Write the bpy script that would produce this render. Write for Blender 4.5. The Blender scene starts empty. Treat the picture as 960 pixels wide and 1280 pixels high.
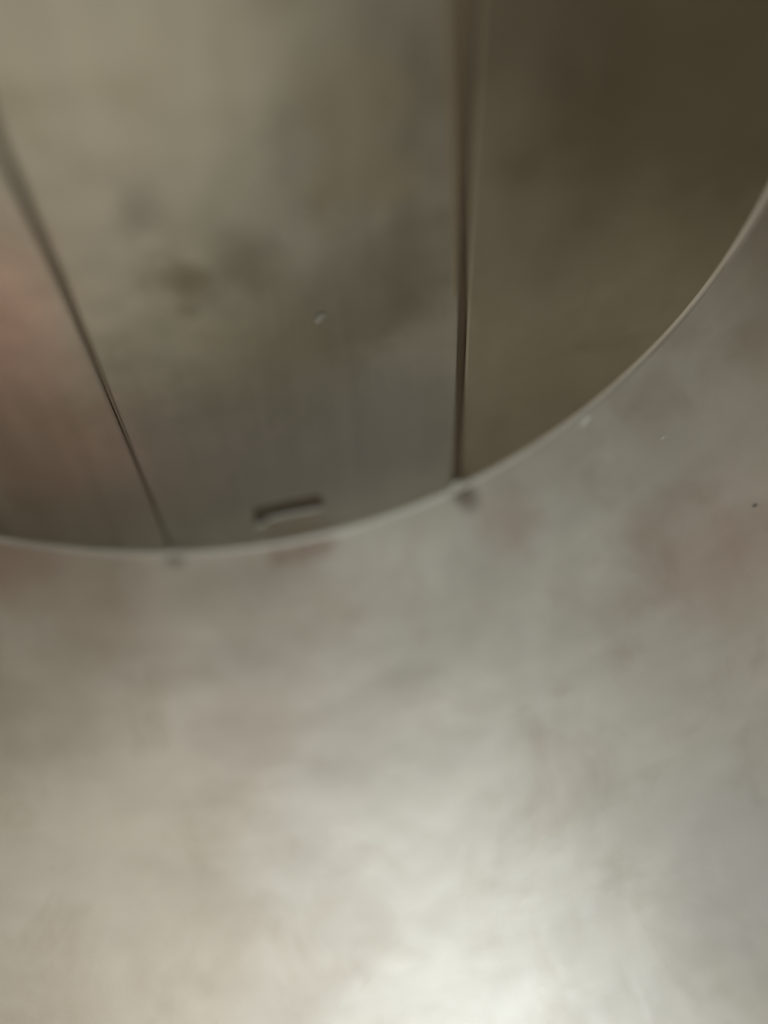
import bpy, bmesh, math, random
from mathutils import Vector, Matrix
random.seed(4)
scn = bpy.context.scene
COL = scn.collection

# ------------------------------------------------------------ camera
cam_d = bpy.data.cameras.new("camera")
cam = bpy.data.objects.new("camera", cam_d); COL.objects.link(cam)
right = Vector((0.987176, 0.0, 0.159634)); up = Vector((0.127738, 0.599741, -0.789933)); back = Vector((-0.095739, 0.800194, 0.59205))
CAM = Vector((0.01908, 0.11902, 0.2))
m = Matrix.Identity(4)
for i, v in enumerate((right, up, back)):
    for r in range(3): m[r][i] = v[r]
m.translation = CAM
cam.matrix_world = m
cam_d.sensor_fit = 'VERTICAL'; cam_d.sensor_height = 36; cam_d.sensor_width = 27
cam_d.lens = 1100 / 1280 * 36
cam_d.clip_start = 0.005; cam_d.clip_end = 100
cam_d.dof.use_dof = True; cam_d.dof.focus_distance = 0.276; cam_d.dof.aperture_fstop = 1.25
scn.camera = cam

# ------------------------------------------------------------ world and lamps
w = bpy.data.worlds.new("World"); scn.world = w; w.use_nodes = True
bg = w.node_tree.nodes['Background']; bg.inputs[0].default_value = (0.62, 0.55, 0.42, 1); bg.inputs[1].default_value = 0.13
scn.view_settings.view_transform = 'Standard'; scn.view_settings.look = 'None'
scn.view_settings.exposure = 0.0; scn.view_settings.gamma = 1.0

def pol(az, el, d, o=(0, 0, 0.15)):
    a, e = math.radians(az), math.radians(el)
    return Vector(o) + d * Vector((math.cos(a) * math.cos(e), math.sin(a) * math.cos(e), math.sin(e)))
def area(name, az, el, d, sx, sy, power, col, target=(0, 0, 0.1)):
    l = bpy.data.lights.new(name, 'AREA'); l.shape = 'RECTANGLE'; l.size = sx; l.size_y = sy
    l.energy = power; l.color = col
    o = bpy.data.objects.new(name, l); COL.objects.link(o)
    o.location = pol(az, el, d)
    o.rotation_euler = (o.location - Vector(target)).to_track_quat('Z', 'Y').to_euler()
    return o
area('window_light', 115, 36, 2.0, 0.76, 0.66, 18.5, (0.84, 0.92, 0.98))
area('ceiling_light', -112, 65, 2.2, 1.0, 1.0, 6.0, (1.0, 0.95, 0.82))
area('added_fill_light', 72, 30, 2.2, 1.3, 0.9, 7.2, (1.0, 0.92, 0.81))  # fill lamp added to brighten the wall, no such source known
area('added_pink_light', -128, 45, 1.8, 0.5, 0.5, .6, (1.0, 0.45, 0.38))  # added pinkish lamp for tint, stands for no known source

# ------------------------------------------------------------ dimensions (metres)
R = 0.1614          # radius of the flat base
FR = 0.0019         # radius of the rounded corner
BETA = math.radians(16)
RIM = 0.222
GROOVE = 0.0014     # depth of the grooves and slot

# ------------------------------------------------------------ materials
def nt(name):
    mt = bpy.data.materials.new(name); mt.use_nodes = True
    t = mt.node_tree; return mt, t, t.nodes['Principled BSDF']
def N(t, kind, **kw):
    n = t.nodes.new(kind)
    for k, v in kw.items(): setattr(n, k, v)
    return n
def mathn(t, op, a, b):
    n = N(t, 'ShaderNodeMath', operation=op)
    for i, x in enumerate((a, b)):
        if isinstance(x, (int, float)): n.inputs[i].default_value = x
        else: t.links.new(x, n.inputs[i])
    return n.outputs[0]
def noise(t, vec, scale, detail=3, rough=0.5, dist=0.0):
    n = N(t, 'ShaderNodeTexNoise'); n.inputs['Scale'].default_value = scale
    n.inputs['Detail'].default_value = detail; n.inputs['Roughness'].default_value = rough
    n.inputs['Distortion'].default_value = dist
    t.links.new(vec, n.inputs['Vector']); return n
def ramp(t, fac, stops):
    r = N(t, 'ShaderNodeValToRGB'); e = r.color_ramp.elements
    while len(e) < len(stops): e.new(0.5)
    for el, (p, c) in zip(e, stops): el.position = p; el.color = (*c, 1)
    t.links.new(fac, r.inputs[0]); return r.outputs[0]
def mapping(t, vec, loc=(0, 0, 0), rot=(0, 0, 0), sc=(1, 1, 1)):
    n = N(t, 'ShaderNodeMapping'); n.inputs['Location'].default_value = loc
    n.inputs['Rotation'].default_value = rot; n.inputs['Scale'].default_value = sc
    t.links.new(vec, n.inputs['Vector']); return n.outputs[0]

# spots: (x, y, z, radius, strength, colour) tone patches, several painting reflections and dimness into the steel colour
def steel(name, c_lo, c_hi, c_stain, rough, streak_dir=0.0, streak_sc=(260, 9, 9), bump_big=0.6, seed=0.0, stain_amt=0.6, spots=()):
    mt, t, b = nt(name); L = t.links
    co = N(t, 'ShaderNodeTexCoord').outputs['Object']
    base = mapping(t, co, loc=(seed, seed * .7, 0))
    streakv = mapping(t, co, rot=(0, 0, streak_dir), sc=streak_sc)
    big = noise(t, base, 16, 4, 0.55, 0.3)
    stain = noise(t, mapping(t, co, loc=(seed + 3, 1, 2)), 30, 4, 0.6, 0.5)
    fine = noise(t, base, 2600, 2, 0.7)
    streak = noise(t, streakv, 1.0, 3, 0.6)
    col = ramp(t, big.outputs['Fac'], [(0.32, c_lo), (0.68, c_hi)])
    mx = N(t, 'ShaderNodeMix', data_type='RGBA')
    L.new(mathn(t, 'MULTIPLY', ramp(t, stain.outputs['Fac'], [(0.50, (0, 0, 0)), (0.72, (1, 1, 1))]), stain_amt), mx.inputs[0])
    L.new(col, mx.inputs[6]); mx.inputs[7].default_value = (*c_stain, 1)
    cur = mx.outputs[2]
    if spots:
        warp = N(t, 'ShaderNodeVectorMath', operation='SCALE'); warp.inputs['Scale'].default_value = 0.035
        sb = N(t, 'ShaderNodeVectorMath', operation='SUBTRACT'); sb.inputs[1].default_value = (.5, .5, .5)
        L.new(noise(t, co, 38, 3, .55).outputs['Color'], sb.inputs[0]); L.new(sb.outputs[0], warp.inputs[0])
        ad = N(t, 'ShaderNodeVectorMath', operation='ADD'); L.new(co, ad.inputs[0]); L.new(warp.outputs[0], ad.inputs[1])
        wsm = N(t, 'ShaderNodeVectorMath', operation='SCALE'); wsm.inputs['Scale'].default_value = 0.006
        L.new(sb.outputs[0], wsm.inputs[0])
        ads = N(t, 'ShaderNodeVectorMath', operation='ADD'); L.new(co, ads.inputs[0]); L.new(wsm.outputs[0], ads.inputs[1])
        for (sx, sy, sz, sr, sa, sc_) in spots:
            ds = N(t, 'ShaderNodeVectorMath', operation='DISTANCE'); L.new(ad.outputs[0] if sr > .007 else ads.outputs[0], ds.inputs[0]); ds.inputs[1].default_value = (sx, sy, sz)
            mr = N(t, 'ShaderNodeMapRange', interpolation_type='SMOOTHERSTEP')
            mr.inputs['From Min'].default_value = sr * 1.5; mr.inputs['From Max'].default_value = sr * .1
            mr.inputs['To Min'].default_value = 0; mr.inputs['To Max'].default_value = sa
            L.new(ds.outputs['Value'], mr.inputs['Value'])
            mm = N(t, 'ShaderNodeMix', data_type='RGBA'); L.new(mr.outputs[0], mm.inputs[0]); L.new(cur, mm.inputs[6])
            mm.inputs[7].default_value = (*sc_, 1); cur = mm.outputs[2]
    mx2 = N(t, 'ShaderNodeMix', data_type='RGBA', blend_type='MULTIPLY'); mx2.inputs[0].default_value = 1
    L.new(cur, mx2.inputs[6])
    L.new(ramp(t, mathn(t, 'ADD', mathn(t, 'MULTIPLY', streak.outputs['Fac'], .6), mathn(t, 'MULTIPLY', fine.outputs['Fac'], .4)), [(0.3, (.93, .93, .93)), (0.7, (1.05, 1.05, 1.05))]), mx2.inputs[7])
    L.new(mx2.outputs[2], b.inputs['Base Color'])
    b.inputs['Metallic'].default_value = 1.0
    r = mathn(t, 'ADD', mathn(t, 'MULTIPLY', big.outputs['Fac'], 0.16), rough - 0.08)
    r = mathn(t, 'ADD', r, mathn(t, 'MULTIPLY', mathn(t, 'SUBTRACT', streak.outputs['Fac'], .5), 0.12))
    L.new(r, b.inputs['Roughness'])
    hb = mathn(t, 'MULTIPLY', noise(t, mapping(t, co, loc=(seed, 5, 0)), 26, 2, 0.4).outputs['Fac'], 0.010 * bump_big)
    hf = mathn(t, 'MULTIPLY', fine.outputs['Fac'], 0.000022)
    hs = mathn(t, 'MULTIPLY', streak.outputs['Fac'], 0.00009)
    bp = N(t, 'ShaderNodeBump'); bp.inputs['Strength'].default_value = 1; bp.inputs['Distance'].default_value = 1
    L.new(mathn(t, 'ADD', mathn(t, 'ADD', hb, hf), hs), bp.inputs['Height'])
    L.new(bp.outputs[0], b.inputs['Normal'])
    return mt
SD = math.radians(2)
REFL_DARK = (.15, .135, .095); PINK = (.50, .30, .25); MAUVE = (.225, .208, .19); SEAM_REFL = (.22, .17, .12); BROWN = (.50, .41, .33); OLIVE = (.46, .42, .32)
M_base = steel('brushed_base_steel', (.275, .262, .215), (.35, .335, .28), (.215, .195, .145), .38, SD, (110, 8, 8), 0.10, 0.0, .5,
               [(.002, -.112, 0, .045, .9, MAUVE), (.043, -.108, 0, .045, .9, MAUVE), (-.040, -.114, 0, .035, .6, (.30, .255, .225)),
                (-.0065, -.0328, 0, .0105, .85, REFL_DARK), (.0145, -.0327, 0, .0125, .8, REFL_DARK), (.0395, -.0500, 0, .026, .65, REFL_DARK), (.0606, -.0398, 0, .018, .5, REFL_DARK), (.018, -.064, 0, .034, .6, REFL_DARK), (.030, -.02, 0, .035, .4, (.235, .235, .20)),  # dark blotches: reflections painted into the base colour
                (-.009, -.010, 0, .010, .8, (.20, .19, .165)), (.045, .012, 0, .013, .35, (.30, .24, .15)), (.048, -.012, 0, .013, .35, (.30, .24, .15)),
                (-.072, -.042, 0, .038, .55, (.50, .27, .23)), (-.0598, -.09, 0, .035, .35, PINK)])  # pink reflection of something out of view, painted into the base
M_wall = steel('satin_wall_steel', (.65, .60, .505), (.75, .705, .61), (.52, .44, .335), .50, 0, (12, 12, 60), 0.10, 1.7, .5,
               [(-.0834, -.1443, .005, .020, .55, (.48, .33, .26)), (-.0592, -.163, .028, .024, .55, (.50, .40, .31)), (-.0077, -.1712, .0216, .03, .45, OLIVE),  # first patch paints the same pink reflection on the wall
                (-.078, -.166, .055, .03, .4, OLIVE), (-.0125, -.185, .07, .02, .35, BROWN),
                (.096, -.141, .0187, .014, .5, (.56, .42, .33)), (.142, -.0941, .018, .013, .3, (.50, .39, .30)), (.148, -.1074, .06, .022, .4, (.60, .40, .32)), (.14, -.148, .145, .03, .3, (.58, .56, .56)), (.170, -.025, .02, .032, .6, (.36, .32, .24)), (.185, -.03, .055, .035, .4, (.42, .37, .28)),  # last two patches paint the dim right side into the wall colour
                (.0815, -.1436, .001, .0060, .95, SEAM_REFL), (.0845, -.1443, .006, .0055, .7, SEAM_REFL), (-.0303, -.1628, .0015, .0046, .75, SEAM_REFL),  # reflections of the seam ends, painted on the wall
                (.0096, -.1662, .0044, .0065, .75, (.38, .27, .20)), (.019, -.1655, .0049, .0065, .8, (.38, .27, .20)), (.0265, -.164, .0044, .006, .75, (.38, .27, .20))])  # the slot's mirror image, painted as brown smudges
M_base_shaded = steel('shaded_base_steel', (.095, .083, .054), (.12, .105, .072), (.075, .062, .037), .46, SD, (60, 8, 8), 0.10, 7.0, .5, [(.15, .01, 0, .07, .6, (.07, .058, .034))])
M_fil = steel('corner_steel', (.43, .405, .345), (.50, .475, .41), (.34, .30, .24), .60, 0, (30, 30, 30), 0.05, 2.3, .3,
              [(.0815, -.1435, .001, .004, .8, SEAM_REFL), (-.0303, -.162, .001, .0032, .75, SEAM_REFL), (.125, -.102, 0, .05, .7, (.27, .235, .17)), (.155, -.045, 0, .06, .8, (.22, .19, .13))])
def lacquer(mt, rough, bump):
    t = mt.node_tree; b = t.nodes['Principled BSDF']; co = N(t, 'ShaderNodeTexCoord').outputs['Object']
    b.inputs['Coat Weight'].default_value = 1; b.inputs['Coat Roughness'].default_value = rough
    h = mathn(t, 'MULTIPLY', noise(t, mapping(t, co, sc=(1, 1, .8)), 75, 1, .5, .4).outputs['Fac'], bump)
    bp = N(t, 'ShaderNodeBump'); bp.inputs['Strength'].default_value = 1; bp.inputs['Distance'].default_value = 1
    t.links.new(h, bp.inputs['Height']); t.links.new(bp.outputs[0], b.inputs['Coat Normal'])
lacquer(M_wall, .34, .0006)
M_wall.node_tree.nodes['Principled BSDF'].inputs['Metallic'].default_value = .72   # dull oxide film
M_base_shaded = steel('shaded_base_steel', (.235, .21, .155), (.29, .26, .20), (.19, .16, .11), .40, SD, (60, 8, 8), 0.10, 7.0, .5, [(.15, .01, 0, .07, .6, (.07, .058, .034))])  # right panel: dim surroundings it would mirror are put into its colour
M_fil = steel('corner_steel', (.46, .43, .37), (.54, .51, .45), (.4, .35, .28), .55, 0, (30, 30, 30), 0.05, 2.3, .3)
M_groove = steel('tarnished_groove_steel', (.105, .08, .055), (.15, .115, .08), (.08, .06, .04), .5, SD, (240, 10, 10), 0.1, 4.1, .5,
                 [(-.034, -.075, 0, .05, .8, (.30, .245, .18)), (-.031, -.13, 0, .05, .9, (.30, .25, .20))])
M_weld = steel('heat_tinted_steel', (.22, .175, .12), (.27, .22, .155), (.16, .13, .08), .38, SD, (240, 10, 10), 0.1, 5.1, .5)

def simple(name, col, rough=.6, metal=0, bump=0, sc=200):
    mt, t, b = nt(name)
    co = N(t, 'ShaderNodeTexCoord').outputs['Object']
    n = noise(t, co, sc, 4, .6)
    c = ramp(t, n.outputs['Fac'], [(.3, tuple(x * .8 for x in col)), (.7, tuple(min(1, x * 1.1) for x in col))])
    t.links.new(c, b.inputs['Base Color']); b.inputs['Roughness'].default_value = rough; b.inputs['Metallic'].default_value = metal
    if bump:
        bp = N(t, 'ShaderNodeBump'); bp.inputs['Strength'].default_value = .5; bp.inputs['Distance'].default_value = bump
        t.links.new(n.outputs['Fac'], bp.inputs['Height']); t.links.new(bp.outputs[0], b.inputs['Normal'])
    return mt
M_lint = simple('pale_lint', (.66, .63, .55), .8)
M_lint_white = simple('white_lint', (.85, .83, .78), .8); M_lint_grey = simple('grey_lint', (.36, .34, .29), .8)
M_soot = simple('dark_grit', (.12, .115, .10), .8)
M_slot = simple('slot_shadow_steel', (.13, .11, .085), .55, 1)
M_ground = simple('worktop_stone', (.32, .30, .27), .6, 0, .001, 60)

# ------------------------------------------------------------ mesh helpers
def link(name, bm, mat, parent=None, smooth=False):
    bmesh.ops.recalc_face_normals(bm, faces=bm.faces)
    me = bpy.data.meshes.new(name); bm.to_mesh(me); bm.free()
    for p in me.polygons: p.use_smooth = smooth
    if mat: me.materials.append(mat)
    o = bpy.data.objects.new(name, me); COL.objects.link(o); o.parent = parent
    return o
def plate(name, outline, z0, z1, mat, parent, holes=(), bevel=0.0):
    """A flat plate with real thickness and openings cut through it."""
    bm = bmesh.new(); edges = []
    for loop in [outline] + list(holes):
        vs = [bm.verts.new((x, y, z1)) for x, y in loop]
        edges += [bm.edges.new((vs[i], vs[(i + 1) % len(vs)])) for i in range(len(vs))]
    bmesh.ops.triangle_fill(bm, use_beauty=True, use_dissolve=False, edges=edges, normal=(0, 0, 1))
    faces = list(bm.faces)
    g = bmesh.ops.extrude_face_region(bm, geom=faces)
    for v in [e for e in g['geom'] if isinstance(e, bmesh.types.BMVert)]: v.co.z = z0
    if bevel:
        bmesh.ops.recalc_face_normals(bm, faces=bm.faces)
        be = [e for e in bm.edges if all(abs(v.co.z - z1) < 1e-7 for v in e.verts) and any(abs(f.normal.z) < .3 for f in e.link_faces)
              and min(v.co.xy.length for v in e.verts) < R - 1e-5]
        bmesh.ops.bevel(bm, geom=be, offset=bevel, segments=3, profile=0.5, affect='EDGES')
    return link(name, bm, mat, parent)

# ------------------------------------------------------------ the vessel
vessel = bpy.data.objects.new('steel_vessel', None); COL.objects.link(vessel)
vessel['label'] = 'open round stainless steel vessel seen from inside, flat seamed base and flaring satin wall'
vessel['category'] = 'vessel'

def seam_x(pts, y):
    for (x0, y0), (x1, y1) in zip(pts, pts[1:]):
        if y >= y1 or (x1, y1) == pts[-1]:
            return x0 + (x1 - x0) * (y - y0) / (y1 - y0)
# centre lines and half widths of the two grooves, y from +R to -R
GL = [(-0.0385, 0.17), (-0.0380, 0.0073), (-0.0354, -0.0305), (-0.0340, -0.0625), (-0.0322, -0.11), (-0.0297, -0.17)]
GR = [(0.0695, 0.17), (0.0702, 0.032), (0.0726, -0.0064), (0.0757, -0.0594), (0.0792, -0.1396), (0.0799, -0.17)]
def hw(side, y):
    k = max(0, min(1, (y + .14) / .17))
    return (0.0003 + 0.0005 * k) if side == 'L' else (0.0015 - 0.0006 * k)
def groove_edge(pts, side, sgn):
    out = []
    n = 44
    for i in range(n + 1):
        y = 0.17 - 0.34 * i / n
        out.append((seam_x(pts, y) + sgn * hw(side, y), y))
    return out
def clip(poly_line, rad):
    """Keep the run of a polyline inside the circle, with its two end points on the circle."""
    res = []
    for a, b in zip(poly_line, poly_line[1:]):
        ia, ib = math.hypot(*a) < rad, math.hypot(*b) < rad
        if ia != ib:
            lo, hi = 0, 1
            for _ in range(40):
                mid = (lo + hi) / 2
                p = (a[0] + (b[0] - a[0]) * mid, a[1] + (b[1] - a[1]) * mid)
                if (math.hypot(*p) < rad) == ia: lo = mid
                else: hi = mid
            res.append(p)
        if ib: res.append(b)
    return res
def arc(p, q, rad, ccw):
    a, b = math.atan2(p[1], p[0]), math.atan2(q[1], q[0])
    if ccw and b < a: b += 2 * math.pi
    if not ccw and b > a: b -= 2 * math.pi
    n = max(2, int(abs(b - a) / math.radians(1.2)))
    return [(rad * math.cos(a + (b - a) * i / n), rad * math.sin(a + (b - a) * i / n)) for i in range(1, n)]
Ll = clip(groove_edge(GL, 'L', -1), R); Lr = clip(groove_edge(GL, 'L', 1), R)
Rl = clip(groove_edge(GR, 'R', -1), R); Rr = clip(groove_edge(GR, 'R', 1), R)
left = Ll + arc(Ll[-1], Ll[0], R, False)
mid = Lr + arc(Lr[-1], Rl[-1], R, True) + Rl[::-1] + arc(Rl[0], Lr[0], R, True)
rightp = Rr + arc(Rr[-1], Rr[0], R, True)
def rounded(poly, r=0.0006, k=4):
    out = []
    n = len(poly)
    for i in range(n):
        p, a, b = Vector(poly[i]), Vector(poly[i - 1]), Vector(poly[(i + 1) % n])
        u, v = (a - p).normalized() * r, (b - p).normalized() * r
        for j in range(k + 1):
            s = j / k
            q = (p + u) * (1 - s) ** 2 + p * 2 * s * (1 - s) + (p + v) * s ** 2
            out.append((q.x, q.y))
    return out
slot_hole = rounded([(0.0022, -0.1495), (0.0032, -0.1390), (0.0150, -0.1372), (0.0276, -0.1358), (0.0284, -0.1437), (0.0180, -0.1448), (0.0070, -0.1462), (0.0064, -0.1486)])
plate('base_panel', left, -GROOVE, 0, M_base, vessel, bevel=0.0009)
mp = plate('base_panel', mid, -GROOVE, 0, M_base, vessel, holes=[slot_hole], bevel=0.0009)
mp['label'] = 'middle base panel with a short slot cut near its edge'
rp = plate('base_panel', rightp, -GROOVE, 0, M_base_shaded, vessel, bevel=0.0009)
rp['label'] = 'right base panel, olive brown darkened in place of a dim reflection'

# backing disc seen at the bottom of the grooves and the slot
bm = bmesh.new()
bmesh.ops.create_cone(bm, cap_ends=True, segments=160, radius1=R + 0.001, radius2=R + 0.001, depth=0.0016,
                      matrix=Matrix.Translation((0, 0, -GROOVE - 0.0009)))
link('backing_plate', bm, M_groove, vessel)

slot_in = [(x, y) for x, y in rounded([(0.0005, -0.1510), (0.0015, -0.1375), (0.0150, -0.1355), (0.0300, -0.1340), (0.0305, -0.1465), (0.0180, -0.1480)])]
plate('slot_recess', slot_in, -GROOVE - 0.00008, -GROOVE + 0.00012, M_slot, vessel)
# heat tinted strip standing beside the right groove, tapering away
bm = bmesh.new(); prof = []
ny = 40
for i in range(ny + 1):
    y = 0.120 - 0.17 * i / ny
    k = max(0.0, min(1.0, (y + 0.050) / .09))
    x1 = seam_x(GR, y) - hw('R', y) - 0.0010
    wd = 0.0008 + 0.0017 * k; h = 0.00035 * k + 0.00004
    prof.append([bm.verts.new(v) for v in ((x1, y, 0.00002), (x1 - .0004, y, h), (x1 - wd * .5, y, h * 1.15), (x1 - wd + .0004, y, h), (x1 - wd, y, 0.00002))])
for a, b in zip(prof, prof[1:]):
    for j in range(4): bm.faces.new((a[j], a[j + 1], b[j + 1], b[j]))
link('seam_strip', bm, M_weld, vessel, True)

def lathe(prof, seg=256):
    bm = bmesh.new(); rings = []
    for r, z in prof:
        rings.append([bm.verts.new((r * math.cos(2 * math.pi * i / seg), r * math.sin(2 * math.pi * i / seg), z)) for i in range(seg)])
    for a, b in zip(rings, rings[1:]):
        for i in range(seg):
            j = (i + 1) % seg
            bm.faces.new((a[i], a[j], b[j], b[i]))
    return bm
# rounded corner between base and wall
cp = []
for i in range(13):
    a = (math.pi / 2 - BETA) * i / 12
    cp.append((R + FR * math.sin(a), FR * (1 - math.cos(a))))
cr, cz = cp[-1]
outer = [(r + .0012 * math.cos(BETA), z - .0012) for r, z in cp[::-1]]
o = link('rounded_corner', lathe([(cp[0][0], -.0035)] + cp + outer[:1] + [(R + .006, -.0035)]), M_fil, vessel, True)
# side wall, with thickness and a rolled rim
inner = [(cr + (z - cz) * math.tan(BETA), z) for z in [cz + (RIM - cz) * i / 40 for i in range(41)]]
ir, iz = inner[-1]
outw = [(r + .0014, z) for r, z in inner[::-1]]
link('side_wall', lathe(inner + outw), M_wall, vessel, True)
rc = (ir + .0036, iz)
link('rolled_rim', lathe([(rc[0] + .0032 * math.cos(math.radians(a)), rc[1] + .0032 * math.sin(math.radians(a))) for a in range(200, -161, -20)]), M_fil, vessel, True)

# ------------------------------------------------------------ specks
def ray(u, v):
    d = right * ((u - 480) / 1100) - up * ((v - 640) / 1100) - back
    return d.normalized()
def fleck(name, pos, nrm, tang, l, wd, th, mat, label):
    """Little curled fibre or grain lying on the steel."""
    nrm = nrm.normalized(); tang = (tang - nrm * tang.dot(nrm)).normalized(); side = nrm.cross(tang)
    bm = bmesh.new(); rings = []
    K = 8
    for i in range(K + 1):
        s = i / K; w_ = wd * .5 * max(.15, math.sin(math.pi * (0.06 + .88 * s))) * (1 + .2 * math.sin(9 * s))
        c = nrm * (th * .5 + .00002) + tang * (s - .5) * l + side * (.12 * l * (math.sin(math.pi * s) - .5))
        rings.append([bm.verts.new(c + side * w_ * math.cos(a) + nrm * th * .5 * math.sin(a)) for a in [k * math.pi / 3 for k in range(6)]])
    for a, b in zip(rings, rings[1:]):
        for k in range(6): bm.faces.new((a[k], a[(k + 1) % 6], b[(k + 1) % 6], b[k]))
    bm.faces.new(rings[0]); bm.faces.new(rings[-1])
    o = link(name, bm, mat, None, True); o.location = pos
    o['label'] = label; o['category'] = 'grit' if 'grit' in name else 'lint'
    return o
def on_base(u, v):
    d = ray(u, v); return CAM + d * (-CAM.z / d.z), Vector((0, 0, 1)), d
def on_wall(u, v):
    d = ray(u, v); t = .02
    while t < 1:
        p = CAM + d * t
        if math.hypot(p.x, p.y) >= cr + (p.z - cz) * math.tan(BETA): break
        t += .00005
    n = Vector((-p.x, -p.y, 0)).normalized() * math.cos(BETA) + Vector((0, 0, math.sin(BETA)))
    p.z = max(p.z, cz)
    return p, n, d
def put(name, surf, u, v, du, dv, l, wd, th, mat, label):
    p, n, d = surf(u, v)
    fleck(name, p, n, right * du - up * dv, l, wd, th, mat, label)
put('lint_fleck', on_wall, 732, 526, 10, -8, .0050, .0012, .0004, M_lint_white, 'bright white lint fleck on the wall just outside the right part of the base edge')
put('lint_fleck', on_wall, 304, 748, 3, -12, .0022, .0004, .0003, M_lint, 'faint thin upright lint fibre on the wall below the slot')
put('lint_fleck', on_base, 400, 397, 4, -10, .0044, .0028, .0005, M_lint_grey, 'blurred pale oval lint fleck lying in the middle of the base')
put('lint_fleck', on_base, 327, 175, 10, -7, .0034, .0010, .0004, M_lint, 'faint slanting lint fleck high on the middle base panel, farthest from the edge')
put('lint_fleck', on_base, 384, 257, 10, -7, .0030, .0007, .0003, M_lint, 'faint slanting lint fleck between the oval fleck and the farthest fleck')
put('dark_grit', on_wall, 944, 632, 6, -2, .0016, .0009, .0004, M_soot, 'tiny dark grain of grit stuck to the wall at the far right')
put('lint_fleck', on_wall, 829, 547, 8, -5, .0016, .0006, .0003, M_lint, 'very small pale lint speck on the wall, right of the bright white fleck')

# ------------------------------------------------------------ what it stands on
bm = bmesh.new()
bmesh.ops.create_grid(bm, x_segments=8, y_segments=8, size=3, matrix=Matrix.Translation((0, 0, -0.0045)))
g = link('ground', bm, M_ground); g['kind'] = 'structure'
